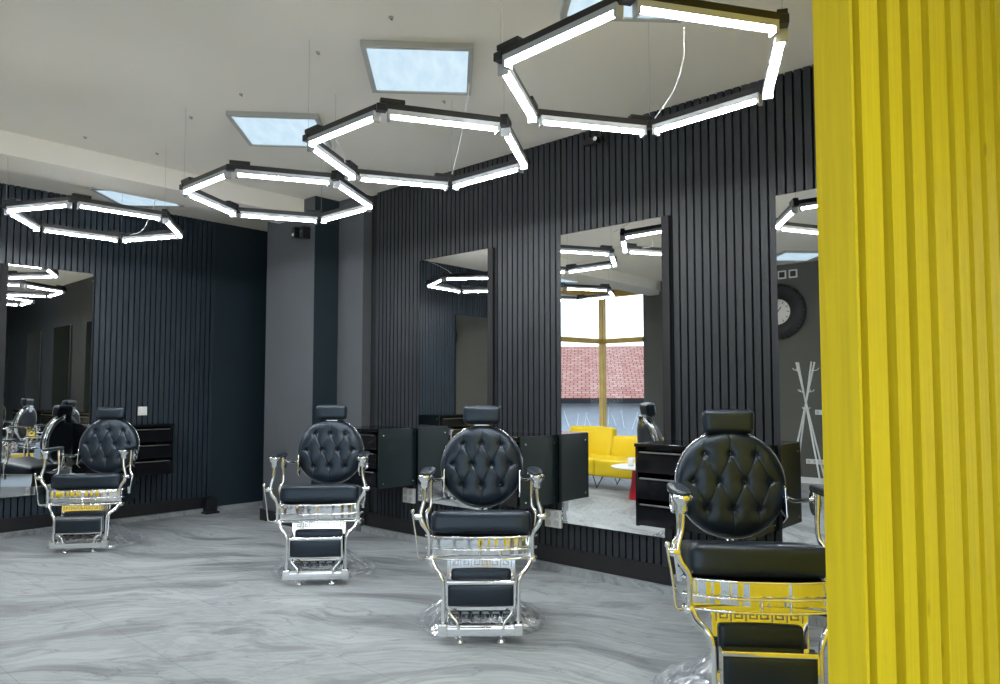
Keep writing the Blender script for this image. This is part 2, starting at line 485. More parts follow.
# ---------------------------------------------------------------- wall mirrors
def mirror(label, t0, t1, z0=.372, z1=2.588, left=False, w0=0, w1=0):
    dep = .03; er = 0 if left else .05; el = .05 if left else 0
    if not left: loc = W((t0+t1)/2, 4.43, z0); rz = RZ; wd = t1-t0
    else: loc = W(TL+dep, (w0+w1)/2, z0); rz = RZ+PI/2; wd = w1-w0
    o = thing('wall_mirror', label, 'mirror', loc, rz, 'tall mirrors hung on the slatted walls')
    h = z1-z0
    bm = bmesh.new(); bx(bm, -wd/2-el, wd/2+er, .004, dep+.001, 0, h)
    link('backing_box', bm, 'slat_gap', o)
    bm = bmesh.new(); bx(bm, -wd/2+.004, wd/2-.004, 0, .004, .004, h-.004)
    link('mirror_glass', bm, 'mirror', o)
    return o
def tR(px): return on_w(px, 400, 4.43).dot(ET)
def wL(px): return on_t(px, 400, TL+.03).dot(ER)
mirror('tall mirror reflecting the left slatted wall, behind the third chair from the left', tR(418.3), tR(487.8))
mirror('tall mirror reflecting the yellow framed window and the yellow sofa', tR(561), tR(663.8))
mirror('tall mirror cut off by the yellow slatted partition, reflecting the clock and coat rack', tR(779), tR(779)+.9)
mirror('tall mirror hidden beyond the yellow slatted partition', -.01, .89)
mirror('tall mirror on the left wall behind the leftmost chair, at the photo edge', 0, 0, left=True, w0=wL(3), w1=wL(90))
mirror('tall mirror further along the left slatted wall, seen in another mirror', 0, 0, left=True, w0=.10, w1=.96)

# ---------------------------------------------------------------- wall cabinets
def cabinet(label, loc, rz, wd, dep=.45, z0=.52, z1=1.04, mirror_side=1, socket_side=1, drawers=3):
    o = thing('wall_cabinet', label, 'cabinet', (loc.x, loc.y, z0), rz, 'black wall cabinets between the mirrors')
    h = z1-z0
    bm = bmesh.new()
    bx(bm, -wd/2, -wd/2+.018, -dep, 0, 0, h-.022); bx(bm, -wd/2, wd/2, -.018, 0, 0, h-.022)
    bx(bm, -wd/2+.018, wd/2-.018, -dep+.03, -.018, 0, .018)
    bx(bm, -wd/2+.018, wd/2-.018, -dep+.05, -.018, h-.045, h-.022)
    link('carcass', bm, 'black_gloss', o)
    bm = bmesh.new(); bx(bm, wd/2-.018, wd/2, -dep, 0, 0, h-.002)
    sp = link('side_panel', bm, 'green_black', o)
    for yy in (-dep+.045, -.055):
        for zz in (.04, h-.06):
            bm = bmesh.new()
            lathe(bm, [(0, .004), (.007, .003), (.008, 0), (.008, -.001)], 12, (wd/2, yy, zz), Matrix.Rotation(PI/2, 3, 'Y'))
            link('screw_cap', bm, 'chrome', sp)
    bm = bmesh.new(); rbox(bm, (-.009, -dep/2-.008, h-.011), (wd-.018, dep+.016, .022), .003, 2)
    link('top', bm, 'black_gloss', o)
    hh = (h-.03)/drawers
    for k in range(drawers):
        zb = .004+k*hh
        bm = bmesh.new(); rbox(bm, (-.009, -dep-.004, zb+hh/2-.008), (wd-.045, .02, hh-.030), .003, 2)
        d = link('drawer', bm, 'black_gloss', o)
        bm = bmesh.new(); rbox(bm, (-.009, -dep-.018, zb+hh-.028), (wd-.10, .014, .009), .004, 3)
        link('handle', bm, 'chrome_dark', d)
    return o
def cabR(label, t0, t1, **k):
    return cabinet(label, W((t0+t1)/2, WF-.002), RZ, t1-t0, **k)
cabR('black wall cabinet between the column and the first mirror of the long wall', -5.66, -5.03)
cabR('black wall cabinet with dark green side, left of the sofa-reflecting mirror', -4.10, -3.395)
cabR('black glossy drawer cabinet behind the largest, rightmost chair', -2.445, -1.71)
cabR('black wall cabinet hidden behind the yellow partition', -.76, -.02)
cabinet('black wall cabinet on the left wall outside the photo, seen in a mirror', W(TL+.004, 1.36), RZ+PI/2, .70)
cabinet('black wall cabinet on the left wall beside the leftmost chair', W(TL+.004, 3.01), RZ+PI/2, .70)

# ---------------------------------------------------------------- sockets and switches
def socket(label, loc, rz, n=2, rows=2, sz=.078, name='wall_socket', group='white wall sockets', protr=.03, cat='socket'):
    o = thing(name, label, cat, loc, rz, group)
    bm = bmesh.new(); rbox(bm, (0, -protr/2, 0), (sz*n, protr, sz*rows*.86), .006, 3)
    link('face_plate', bm, 'white_plastic', o)
    bm = bmesh.new()
    for i in range(n):
        for j in range(rows):
            c = ((i-(n-1)/2)*sz, -protr-.001, (j-(rows-1)/2)*sz*.83)
            lathe(bm, [(.024, 0), (.024, .004), (.019, .004), (.017, .001), (0, .001)], 20, c, Matrix.Rotation(PI/2, 3, 'X'))
    link('socket_wells', bm, 'socket_hole', o)
    return o
for (px, py, lab) in ((409, 495.5, 'white double wall socket under the cabinet nearest the column'),
                      (553.5, 518.5, 'white double wall socket at the lower left of the sofa-reflecting mirror')):
    p = on_w(px, py, WF-.02); socket(lab, p+ER*.018, RZ)
def switch(label, p, rz, name='light_switch', sz=.095, group=None):
    o = thing(name, label, 'switch', p, rz, group)
    bm = bmesh.new(); rbox(bm, (0, -.006, 0), (sz, .012, sz), .004, 3); link('face_plate', bm, 'white_plastic', o)
    bm = bmesh.new(); rbox(bm, (0, -.014, 0), (sz*.62, .008, sz*.62), .003, 2); link('rocker', bm, 'white_plastic', o)
    return o
p = on_t(143, 411, TL+.02); switch('white light switch on the left slatted wall, right of the leftmost chair headrest', p-ET*.018, RZ+PI/2)

# small black block standing at the end of the left slatted wall
o = thing('floor_block', 'small black post standing on the floor where the left slats end', 'post', W(TL+.11, 3.93), RZ)
bm = bmesh.new(); bx(bm, -.05, .05, -.06, .06, .02, .17); link('post', bm, 'black_board', o, bevel=.004)
bm = bmesh.new(); bx(bm, -.065, .065, -.08, .08, 0, .02); link('foot', bm, 'black_board', o, bevel=.004)

# ---------------------------------------------------------------- ceiling light panels
def panel(label, x, y, rz):
    o = thing('ceiling_light_panel', label, 'light', (x, y, CE), rz, 'square ceiling light panels')
    s = .322; f = .03; z = -.035
    bm = bmesh.new()
    bx(bm, -s, s, -s, -s+f, z, -.001); bx(bm, -s, s, s-f, s, z, -.001)
    bx(bm, -s, -s+f, -s+f, s-f, z, -.001); bx(bm, s-f, s, -s+f, s-f, z, -.001)
    link('frame', bm, 'panel_frame', o)
    bm = bmesh.new(); bx(bm, -s+f, s-f, -s+f, s-f, z+.008, -.004)
    link('diffuser', bm, 'panel', o)
    return o
panel('square pale blue light panel above the third hexagon lamp, nearest one fully seen', -.493, 4.32, .066)
panel('square pale blue light panel left of and behind the nearest whole panel', -1.65, 5.35, .084)
panel('pale blue light panel beside the left wall, partly hidden by the ceiling beam', -3.66, 7.20, .03)
panel('pale blue light panel cut off by the top edge of the photo', .655, 3.39, .05)
for (t_, w_, lab) in ((-3.72, -1.70, 'ceiling light panel before the taupe wall near the clock, seen in a mirror'),
                      (-5.32, -1.70, 'ceiling light panel of the rear row above the coat rack, seen only in mirrors'),
                      (-2.0, -1.70, 'ceiling light panel of the rear row near the shop front, seen only in mirrors'),
                      (-7.5, -1.15, 'ceiling light panel beyond the beam near the window, seen in a mirror'),
                      (-.4, -.6, 'ceiling light panel above and behind the camera, seen only in mirrors')):
    p = W(t_, w_); panel(lab, p.x, p.y, .06)

# small hooks screwed in the ceiling
for (px, py, lab) in ((391, 17, 'small ceiling hook above the nearest whole light panel'),
                      (318, 52, 'small ceiling hook left of the nearest whole light panel'),
                      (241, 94, 'small ceiling hook just above the second light panel'),
                      (191, 117, 'small ceiling hook left of the second light panel'),
                      (85, 137, 'small ceiling hook far left by the ceiling beam'),
                      (444, 101, 'small ceiling hook just right under the nearest whole light panel'),
                      (157, 153, 'small ceiling hook by the beam above the leftmost hexagon lamp')):
    d = ray(px, py); k = (CE-CAMZ)/d.z; p = d*k
    o = thing('ceiling_hook', lab, 'hook', (p.x, p.y, CE), .5, 'small hooks in the ceiling')
    bm = bmesh.new(); lathe(bm, [(0, -.008), (.012, -.008), (.013, 0), (0, 0)], 12)
    link('rosette', bm, 'steel_wire', o)
    bm = bmesh.new(); tube(bm, [(0, 0, -.004), (0, 0, -.010), (.005, 0, -.015), (.008, 0, -.011)], .002, 6)
    link('hook', bm, 'black_metal', o)

# ---------------------------------------------------------------- hexagonal lamps
HZ = 1.385; K = .8656; E = .75*K
def hexlamp(label, cx, cy, ang, cables):
    cx *= K; cy *= K; z0 = CAMZ+HZ
    o = thing('hexagon_lamp', label, 'lamp', (cx, cy, z0), 0, 'hexagonal hanging lamps of six light tubes')
    V = [Vector((E*math.cos(ang+k*PI/3), E*math.sin(ang+k*PI/3), 0)) for k in range(6)]
    for k in range(6):
        a = V[k]; b = V[(k+1) % 6]; d = (b-a).normalized(); L = (b-a).length
        m = (a+b)/2; rot = Matrix.Rotation(math.atan2(d.y, d.x), 3, 'Z')
        bm = bmesh.new()
        box(bm, m+Vector((0, 0, .052)), (L, .032, .034), rot)
        bar = link('frame_bar', bm, 'black_metal', o)
        bm = bmesh.new()
        box(bm, m+Vector((0, 0, .023)), (L-.075, .044, .026), rot)
        for sgn in (-1, 1):
            box(bm, m+d*sgn*(L/2-.038)+Vector((0, 0, .010)), (.014, .046, .052), rot)
        link('tube_housing', bm, 'alu', bar)
        bm = bmesh.new()
        vs = []
        n = 8
        A = []
        for sgn in (-1, 1):
            ring = []
            for i in range(n+1):
                th = PI+PI*i/n
                q = Vector((sgn*(L/2-.045), .0165*math.cos(th), .010+.015*math.sin(th)))
                ring.append(bm.verts.new(m+rot@q))
            A.append(ring)
        for i in range(n): bm.faces.new((A[0][i], A[0][i+1], A[1][i+1], A[1][i]))
        bm.faces.new((A[0][0], A[0][n], A[1][n], A[1][0])); bm.faces.new(A[0]); bm.faces.new(A[1][::-1])
        link('light_tube', bm, 'tube', bar)
        # joint box at the start of each bar
        bm = bmesh.new()
        box(bm, a+d*.055+Vector((0, 0, .080)), (.125, .040, .024), rot)
        box(bm, a+Vector((0, 0, .045)), (.05, .045, .036), rot)
        link('joint_box', bm, 'black_metal', o, bevel=.002, bseg=1)
    for k in (0, 2, 4):
        bm = bmesh.new()
        v = V[k]
        tube(bm, [v+Vector((0, 0, .06)), v+Vector((0, 0, CE-z0))], .0011, 5, sm=False)
        link('suspension_wire', bm, 'steel_wire', o)
    for pts in cables:
        bm = bmesh.new()
        tube(bm, [Vector(p) for p in pts], .0035, 6)
        link('power_cable', bm, 'white_cable', o)
    return o
def pz(px, py, z, cx, cy):
    d = ray(px, py); k = (z-CAMZ)/d.z; p = d*k; return (p.x-cx*K, p.y-cy*K, z-CAMZ-HZ)
HB = CAMZ+HZ+.06
hexlamp('largest hexagon lamp with white cable, at the top right beside the yellow partition', .73, 3.652, 3.398,
        [[pz(684, 28, HB+.0, .73, 3.652), pz(684, 42, HB+.0, .73, 3.652), pz(683, 60, HB-.01, .73, 3.652), pz(674, 90, HB, .73, 3.652), pz(655, 118, HB, .73, 3.652)]])
hexlamp('second largest hexagon lamp, under the nearest whole light panel', -.534, 4.827, 3.458,
        [[pz(470, 78, CE-.002, -.534, 4.827), pz(463, 128, HB+.25, -.534, 4.827), pz(450, 183, HB, -.534, 4.827)],
         [pz(336, 140, HB+.1, -.534, 4.827), pz(344, 158, HB, -.534, 4.827), pz(347, 176, HB, -.534, 4.827)]])
hexlamp('hexagon lamp before the grey column, second from the left', -1.831, 5.943, 3.463, [])
hexlamp('leftmost hexagon lamp with white cable, in front of the left slatted wall', -3.836, 6.815, 3.904,
        [[pz(157, 196, CE-.002, -3.836, 6.815), pz(149, 218, HB+.1, -3.836, 6.815), pz(140, 232, HB, -3.836, 6.815), pz(120, 236, HB, -3.836, 6.815)]])
# extra lamp nearer the window, seen only in the mirrors
hexlamp('hexagon lamp out in the room left of the photo, seen only in mirrors', -4.1/K, 4.5/K, 3.5, [])

hexlamp('added unseen hexagon lamp behind the camera, lighting the partition slats', 1.9/K, -.55/K, 3.45, [])  # unseen extra lamp, added to brighten the fronts of the partition

# ---------------------------------------------------------------- small black fittings high on walls
p = on_w(594, 141, WF-.05)
o = thing('spotlight_bracket', 'small black spotlight on the slatted wall below the largest hexagon lamp', 'spotlight', p, RZ)
bm = bmesh.new(); rbox(bm, (0, 0, 0), (.16, .05, .045), .006, 2); link('bracket_body', bm, 'black_metal', o)
bm = bmesh.new(); lathe(bm, [(0, -.03), (.020, -.03), (.022, .02), (0, .02)], 16, (.05, -.03, -.01), Matrix.Rotation(PI/2, 3, 'X')); link('lamp_head', bm, 'black_gloss', o)
bm = bmesh.new(); lathe(bm, [(0, .001), (.016, .001), (.017, -.001), (0, -.001)], 16, (.05, -.062, -.01), Matrix.Rotation(PI/2, 3, 'X')); link('lens', bm, 'white_plastic', o)
for (px, py, wd, hh, lab) in ((293, 232, .055, .11, 'small black sensor box with pale lens high on the grey column'),
                              (301, 232, .068, .12, 'black speaker box high on the grey column, right of the sensor')):
    p = on_w(px, py, 4.02)
    o = thing('wall_speaker' if wd > .06 else 'motion_sensor', lab, 'speaker' if wd > .06 else 'sensor', p, RZ)
    bm = bmesh.new(); rbox(bm, (0, .045, 0), (wd, .09, hh), .006, 2); link('housing', bm, 'black_metal', o)
    bm = bmesh.new(); lathe(bm, [(0, .003), (wd*.28, .003), (wd*.32, 0), (wd*.32, -.003)], 18, (0, -.001, -hh*.25 if wd < .06 else 0), Matrix.Rotation(PI/2, 3, 'X'))
    link('lens' if wd < .06 else 'grille', bm, 'white_plastic' if wd < .06 else 'black_gloss', o)

# ---------------------------------------------------------------- barber chairs
BUT = [(-.47, .53), (0, .53), (.47, .53), (-.70, .03), (-.235, .03), (.235, .03), (.70, .03), (-.47, -.47), (0, -.47), (.47, -.47)]
CRE = [(0, 3), (0, 4), (1, 4), (1, 5), (2, 5), (2, 6), (3, 7), (4, 7), (4, 8), (5, 8), (5, 9), (6, 9)]
CREASE = [(BUT[a], BUT[b]) for a, b in CRE]
CREASE += [(BUT[0], (-.47, .9)), (BUT[1], (0, 1.0)), (BUT[2], (.47, .9)), (BUT[7], (-.47, -.9)), (BUT[8], (0, -1.)), (BUT[9], (.47, -.9)), (BUT[3], (-1.0, .03)), (BUT[6], (1.0, .03))]
def segd(p, a, b):
    ax, ay = a; bx_, by = b; dx, dy = bx_-ax, by-ay
    t = max(0, min(1, ((p[0]-ax)*dx+(p[1]-ay)*dy)/(dx*dx+dy*dy)))
    return math.hypot(p[0]-ax-t*dx, p[1]-ay-t*dy)
_tuft = None
def tufted_mesh(R):
    """round tufted cushion in local x,z; front towards -y"""
    global _tuft
    if _tuft: return _tuft
    bm = bmesh.new()
    N = 140
    grid = {}
    def h(u, v):
        rr = math.hypot(u, v)
        base = .055*max(0, 1-rr**6)**.5 + .012*(1-rr*rr)
        d = 0
        for b in BUT:
            q = math.hypot(u-b[0], v-b[1]); d += .012*math.exp(-(q/.06)**2)+.009*math.exp(-(q/.17)**2)
        c = min(segd((u, v), a, b) for a, b in CREASE)
        edge = max(0, 1-rr**6)
        d += .0045*math.exp(-(c/.013)**1.3)*edge + .0018*math.exp(-(c/.10)**2)*edge
        return base-min(d, .045)*min(1, edge+.1)
    for i in range(N+1):
        for j in range(N+1):
            a = 2*i/N-1; b = 2*j/N-1
            u = a*math.sqrt(1-b*b/2); v = b*math.sqrt(1-a*a/2)
            grid[i, j] = bm.verts.new((u*R, -h(u, v), v*R))
    for i in range(N):
        for j in range(N):
            bm.faces.new((grid[i, j], grid[i+1, j], grid[i+1, j+1], grid[i, j+1]))
    # side skirt
    rim = [grid[i, 0] for i in range(N)]+[grid[N, j] for j in range(N)]+[grid[i, N] for i in range(N, 0, -1)]+[grid[0, j] for j in range(N, 0, -1)]
    ring = [bm.verts.new((v.co.x, .02, v.co.z)) for v in rim]
    n = len(rim)
    for k in range(n): bm.faces.new((rim[k], rim[(k+1) % n], ring[(k+1) % n], ring[k]))
    bmesh.ops.recalc_face_normals(bm, faces=bm.faces)
    me = bpy.data.meshes.new('tufted_cushion'); bm.to_mesh(me); bm.free()
    for p in me.polygons: p.use_smooth = True
    me.materials.append(M['leather'])
    _tuft = (me, [(-h(b[0], b[1])) for b in BUT])
    return _tuft

MEANDER = [(0, 0), (0, 1), (1, 1), (1, .25), (.38, .25), (.38, .6), (.68, .6)]
def meander_strip(bm, x0, x1, z0, z1, y, n=6, th=.0035, lw=.0055, mat=None):
    step = (x1-x0)/n; verts0 = set(bm.verts)
    for k in range(n):
        ox = x0+k*step+step*.1; sx = step*.74; sz = (z1-z0)*.84; oz = z0+(z1-z0)*.08
        pts = [(ox+px*sx, oz+pz_*sz) for px, pz_ in MEANDER]
        if k >= n//2: pts = [(2*ox+sx-px, pz_) for px, pz_ in pts]
        for (ax, az), (bx_, bz) in zip(pts[:-1], pts[1:]):
            bx(bm, min(ax, bx_)-lw/2, max(ax, bx_)+lw/2, y-th, y, min(az, bz)-lw/2, max(az, bz)+lw/2)
    if mat is not None:
        nv = [v for v in bm.verts if v not in verts0]; bmesh.ops.transform(bm, matrix=mat, verts=nv)

def barber_chair(label, x, y, rz, lift=0.0, head=0.0, seed=0):
    rnd = random.Random(seed)
    o = thing('barber_chair', label, 'chair', (x, y, 0), rz, 'vintage barber chairs with round tufted backs')
    Z = lift
    # base disc
    bm = bmesh.new(); lathe(bm, [(0, .0), (.35, .0), (.355, .012), (.34, .025), (.22, .045), (.13, .075), (.115, .10), (0, .10)], 48)
    link('base_disc', bm, 'chrome', o, smooth=True)
    # crumpled protective film
    bm = bmesh.new()
    nr, na = 16, 84
    rings = []
    for i in range(nr+1):
        f = i/nr; ring = []
        for k in range(na):
            a = 2*PI*k/na
            rr = .13+f*(.395-.13+.025*noise.noise(Vector((math.cos(a)*2.3, math.sin(a)*2.3, seed*3.1))))
            base = .115*(1-f)**1.6+.036*(1-f)+.012
            p = Vector((rr*math.cos(a), rr*math.sin(a), 0))
            z = base + .030*abs(noise.noise(Vector((p.x*11, p.y*11, seed*5.3))))*(1-abs(2*f-1)*.5) + .014*abs(noise.noise(Vector((math.cos(a)*9, math.sin(a)*9, f*2+seed))))
            if f > .97: z = .004
            ring.append(bm.verts.new((p.x, p.y, z)))
        rings.append(ring)
    for a_, b_ in zip(rings[:-1], rings[1:]):
        for k in range(na): bm.faces.new((a_[k], a_[(k+1) % na], b_[(k+1) % na], b_[k]))
    link('plastic_film', bm, 'film', o)['label'] = 'crumpled clear plastic film over the base disc'
    # column
    bm = bmesh.new(); lathe(bm, [(0, .09), (.10, .09), (.10, .16), (.082, .18), (.082, .40+Z), (.12, .42+Z), (.12, .44+Z), (0, .44+Z)], 36)
    link('pump_column', bm, 'chrome', o, smooth=False)
    # seat cushion
    bm = bmesh.new(); cushion(bm, (0, -.125, .598+Z), (.565, .47, .130), .035, puff=.006, mat=Matrix.Rotation(math.radians(-9.5), 3, 'X'))
    link('seat', bm, 'leather', o, smooth=True)
    # seat frame: polished curved front and sides
    bm = bmesh.new()
    n = 60; hw = .294
    def fr(xx, off=0): return -.375+.035*(xx/hw)**2-off+.006*math.cos(xx*70)
    zt, zb = .560+Z, .462+Z
    A = []
    for i in range(n*4+1):
        xx = -hw+2*hw*i/(n*4)
        yy = -.385+.045*(xx/hw)**2+.0045*math.sin(xx*31)+.0018*math.sin(xx*73+1)+.0012*math.sin(xx*146)
        A.append((bm.verts.new((xx, yy, zt)), bm.verts.new((xx, yy-.004, (zt+zb)/2)), bm.verts.new((xx, yy, zb))))
    for a_, b_ in zip(A[:-1], A[1:]):
        bm.faces.new((a_[0], b_[0], b_[1], a_[1])); bm.faces.new((a_[1], b_[1], b_[2], a_[2]))
    for f_ in bm.faces: f_.smooth = True
    for sx in (-1, 1):
        bx(bm, sx*hw-.004, sx*hw+.004, -.345, .13, zb, zt)
    bx(bm, -hw, hw, .125, .133, zb, zt); bx(bm, -hw, hw, -.34, .13, zb-.002, zb+.01); bx(bm, -hw, hw, -.34, .13, zt-.012, zt-.001)
    fo = link('seat_frame', bm, 'chrome', o)
    # rails under the frame
    bm = bmesh.new()
    for zz, rr in ((.560+Z, .005), (.492+Z, .0055), (.440+Z, .006)):
        tube(bm, [(-hw-.006, -.30, zz), (-hw-.006, -.345, zz), (-hw*.5, -.395, zz), (0, -.402, zz), (hw*.5, -.395, zz), (hw+.006, -.345, zz), (hw+.006, -.30, zz)], rr, 8, n=6)
    for sx in (-1, -.02, .36, 1):
        tube(bm, [(sx*hw, -.348 if abs(sx) > .9 else -.398, .440+Z), (sx*hw, -.348 if abs(sx) > .9 else -.398, .492+Z)], .005, 8, sm=False)
    link('front_rail', bm, 'chrome', o, smooth=True)
    bm = bmesh.new(); bx(bm, -.29, .29, -.345, .12, .428+Z, .462+Z)
    link('under_frame', bm, 'chrome', o)
    # apron with greek key and calf pad
    tilt = Matrix.Rotation(math.radians(-6), 3, 'X')
    def T(p):
        q = tilt@Vector(p); return (q.x, q.y-.305, q.z+.445+Z)
    TM = Matrix.Translation((0, -.305, .445+Z))@tilt.to_4x4()
    bm = bmesh.new()
    prism(bm, [(-.195, 0), (.195, 0), (.190, -.29), (.165, -.315), (-.165, -.315), (-.190, -.29)], -.008, .012, 'y')
    bmesh.ops.transform(bm, matrix=TM, verts=bm.verts)
    ap = link('apron', bm, 'chrome', o, bevel=.003)
    bm = bmesh.new(); meander_strip(bm, -.18, .18, -.066, -.016, -.008)
    bmesh.ops.transform(bm, matrix=TM, verts=bm.verts)
    link('key_pattern', bm, 'chrome_dark', ap)
    bm = bmesh.new(); cushion(bm, (0, -.018, -.175), (.335, .030, .205), .014, puff=.004)
    bmesh.ops.transform(bm, matrix=TM, verts=bm.verts)
    link('calf_pad', bm, 'leather', o, smooth=True)
    # footrest
    fz = Z*.8 if Z < 0 else Z*.2
    bm = bmesh.new()
    rbox(bm, (0, -.445, .332+fz), (.37, .062, .022), .006, 3)
    bx(bm, -.185, -.178, -.475, -.43, .205+fz, .33+fz); bx(bm, .178, .185, -.475, -.43, .205+fz, .33+fz)
    rbox(bm, (0, -.455, .200+fz), (.33, .018, .014), .004, 2)
    frs = link('footrest_frame', bm, 'chrome', o)
    bm = bmesh.new(); cushion(bm, (0, -.458, .264+fz), (.362, .042, .116), .018, puff=.005)
    link('footrest_pad', bm, 'leather', o, smooth=True)
    for sx in (-1, 1):
        bm = bmesh.new()
        tube(bm, [(sx*.172, -.450, .205+fz), (sx*.168, -.45, .17+fz*.7), (sx*.150, -.455, .145), (sx*.128, -.462, .12), (sx*.120, -.465, .085)], .009, 8)
        link('footrest_bracket', bm, 'chrome', o, smooth=True)
        bm = bmesh.new()
        tube(bm, [(sx*.285, -.345, .455+Z), (sx*.262, -.38, .40+Z), (sx*.225, -.42, .365+Z), (sx*.207, -.43, .32+Z*.8), (sx*.205, -.432, .22), (sx*.205, -.435, .075)], [.013, .016, .014, .011, .011, .012], 10)
        link('leg_rest_arm', bm, 'chrome', o, smooth=True)
        bm = bmesh.new()
        lathe(bm, [(0, 0), (.022, 0), (.026, .008), (.020, .016), (.009, .020), (.009, .045), (0, .045)], 18, (sx*.112, -.44, 0))
        link('foot_pad', bm, 'chrome', o, smooth=True)
        # knuckles where the side strut turns
        bm = bmesh.new()
        lathe(bm, [(0, -.022), (.014, -.022), (.021, -.012), (.021, .012), (.014, .022), (0, .022)], 16, (sx*.285, -.352, .435+Z), Matrix.Rotation(PI/2, 3, 'Y'))
        link('pivot', bm, 'chrome', o, smooth=True)
    bm = bmesh.new()
    rbox(bm, (0, -.445, .066), (.43, .035, .052), .008, 3)
    for sx in (-1, 1): rbox(bm, (sx*.205, -.44, .075), (.05, .06, .075), .010, 3)
    # tread sloping back
    m_ = Matrix.Rotation(math.radians(28), 3, 'X')
    rbox(bm, (0, -.385, .118), (.37, .115, .012), .004, 2, mat=m_)
    fb = link('foot_bar', bm, 'chrome', o)
    bm = bmesh.new(); meander_strip(bm, -.17, .17, -.045, .045, 0, n=6, th=.004, lw=.007)
    q_ = Matrix.Translation((0, -.388, .126))@Matrix.Rotation(math.radians(28), 4, 'X')@Matrix.Rotation(-PI/2, 4, 'X')
    bmesh.ops.transform(bm, matrix=q_, verts=bm.verts)
    link('tread_pattern', bm, 'chrome_dark', fb)
    # arms
    for sx in (-1, 1):
        bm = bmesh.new()
        tube(bm, [(sx*.312, -.375, .855+Z), (sx*.318, -.38, .76+Z), (sx*.334, -.385, .69+Z), (sx*.326, -.385, .64+Z), (sx*.291, -.38, .585+Z), (sx*.287, -.375, .53+Z), (sx*.289, -.36, .45+Z)], [.014, .011, .012, .015, .012, .010, .011], 10, n=6)
        link('front_post', bm, 'chrome', o, smooth=True)
        bm = bmesh.new()
        lathe(bm, [(0, -.030), (.012, -.030), (.017, -.018), (.017, .012), (.010, .024), (0, .026)], 16, (sx*.345, -.385, .672+Z), Matrix.Rotation(PI/2, 3, 'Y'))
        link('joint_knob', bm, 'chrome', o, smooth=True)
        bm = bmesh.new()
        lathe(bm, [(0, -.045), (.019, -.045), (.024, -.03), (.024, -.012), (.031, -.002), (.041, .012), (.043, .026), (.036, .032), (0, .032)], 22, (sx*.312, -.372, .872+Z))
        rbox(bm, (sx*.312, -.355, .845+Z), (.034, .06, .03), .008, 3)
        link('arm_head', bm, 'chrome', o, smooth=True)
        # armrest tray and pad
        bm = bmesh.new()
        prof = []
        for k in range(28):
            a = 2*PI*k/28; yy = -.235+.178*math.copysign(abs(math.sin(a))**.8, math.sin(a)); xx = sx*.308+.041*math.copysign(abs(math.cos(a))**.7, math.cos(a))
            prof.append((xx, yy))
        prism(bm, prof, .894+Z, .903+Z)
        tr = link('arm_tray', bm, 'chrome', o)
        bm = bmesh.new()
        rows = []
        for s_, z_ in ((.96, .903), (1.0, .908), (.94, .915), (.75, .919), (.35, .920)):
            rows.append([bm.verts.new(((px-sx*.308)*s_+sx*.308, (py+.235)*(.5+.5*s_) - .235, z_+Z)) for px, py in prof])
        for a_, b_ in zip(rows[:-1], rows[1:]):
            for k in range(28): bm.faces.new((a_[k], a_[(k+1) % 28], b_[(k+1) % 28], b_[k]))
        bm.faces.new(rows[0][::-1]); bm.faces.new(rows[-1])
        link('arm_pad', bm, 'leather', o, smooth=True)
        # rear post, roundel
        bm = bmesh.new()
        tube(bm, [(sx*.302, -.13, .90+Z), (sx*.300, -.13, .84+Z), (sx*.296, -.135, .75+Z), (sx*.300, -.14, .69+Z), (sx*.318, -.15, .655+Z), (sx*.312, -.16, .60+Z), (sx*.298, -.16, .50+Z)], [.013, .014, .010, .010, .015, .010, .011], 10, n=6)
        link('rear_post', bm, 'chrome', o, smooth=True)
        bm = bmesh.new()
        Ry = Matrix.Rotation(sx*PI/2, 3, 'Y')
        lathe(bm, [(0, .010), (.022, .012), (.024, .007), (.042, .006), (.046, .012), (.052, .012), (.056, .006), (.056, -.008), (0, -.008)], 28, (sx*.308, -.07, .835+Z), Ry)
        link('roundel', bm, 'chrome', o, smooth=False)
        bm = bmesh.new()
        tube(bm, [(sx*.300, -.06, .845+Z), (sx*.290, .02, .83+Z), (sx*.262, .09, .82+Z), (sx*.235, .15, .83+Z)], [.012, .009, .010, .012], 8)
        link('back_link', bm, 'chrome', o, smooth=True)
        bm = bmesh.new()
        prism(bm, [(.095, .74+Z), (.17, .70+Z), (.20, .80+Z), (.16, .885+Z), (.12, .875+Z)], sx*.237-.004, sx*.237+.004, 'x')
        link('back_bracket', bm, 'chrome', o, bevel=.002)
    # recline lever on the viewer's left side
    bm = bmesh.new()
    tube(bm, [(-.378, -.40, .70+Z), (-.374, -.40, .66+Z), (-.358, -.40, .56+Z), (-.350, -.395, .47+Z), (-.335, -.385, .442+Z), (-.295, -.34, .438+Z)], [.006, .005, .0055, .006, .008, .010], 8)
    lathe(bm, [(0, -.012), (.008, -.011), (.012, 0), (.009, .010), (0, .013)], 14, (-.378, -.40, .705+Z))
    link('recline_lever', bm, 'chrome', o, smooth=True)
    # back
    R = .261
    pv = bpy.data.objects.new('backrest', None)
    me, hs = tufted_mesh(R)
    tl = math.radians(-9)
    bc = Vector((0, .205, .893+Z*.7))
    b = bpy.data.objects.new('backrest', me); col.objects.link(b); b.parent = o; b.location = bc; b.rotation_euler.x = tl
    bpy.data.objects.remove(pv)
    for (u, v), hy in zip(BUT, hs):
        bm = bmesh.new()
        lathe(bm, [(0, .006), (.005, .005), (.0085, .001), (.0085, -.003)], 12, (u*R, hy-.002, v*R), Matrix.Rotation(PI/2, 3, 'X'))
        link('button', bm, 'black_gloss', b, smooth=True)
    bm = bmesh.new()
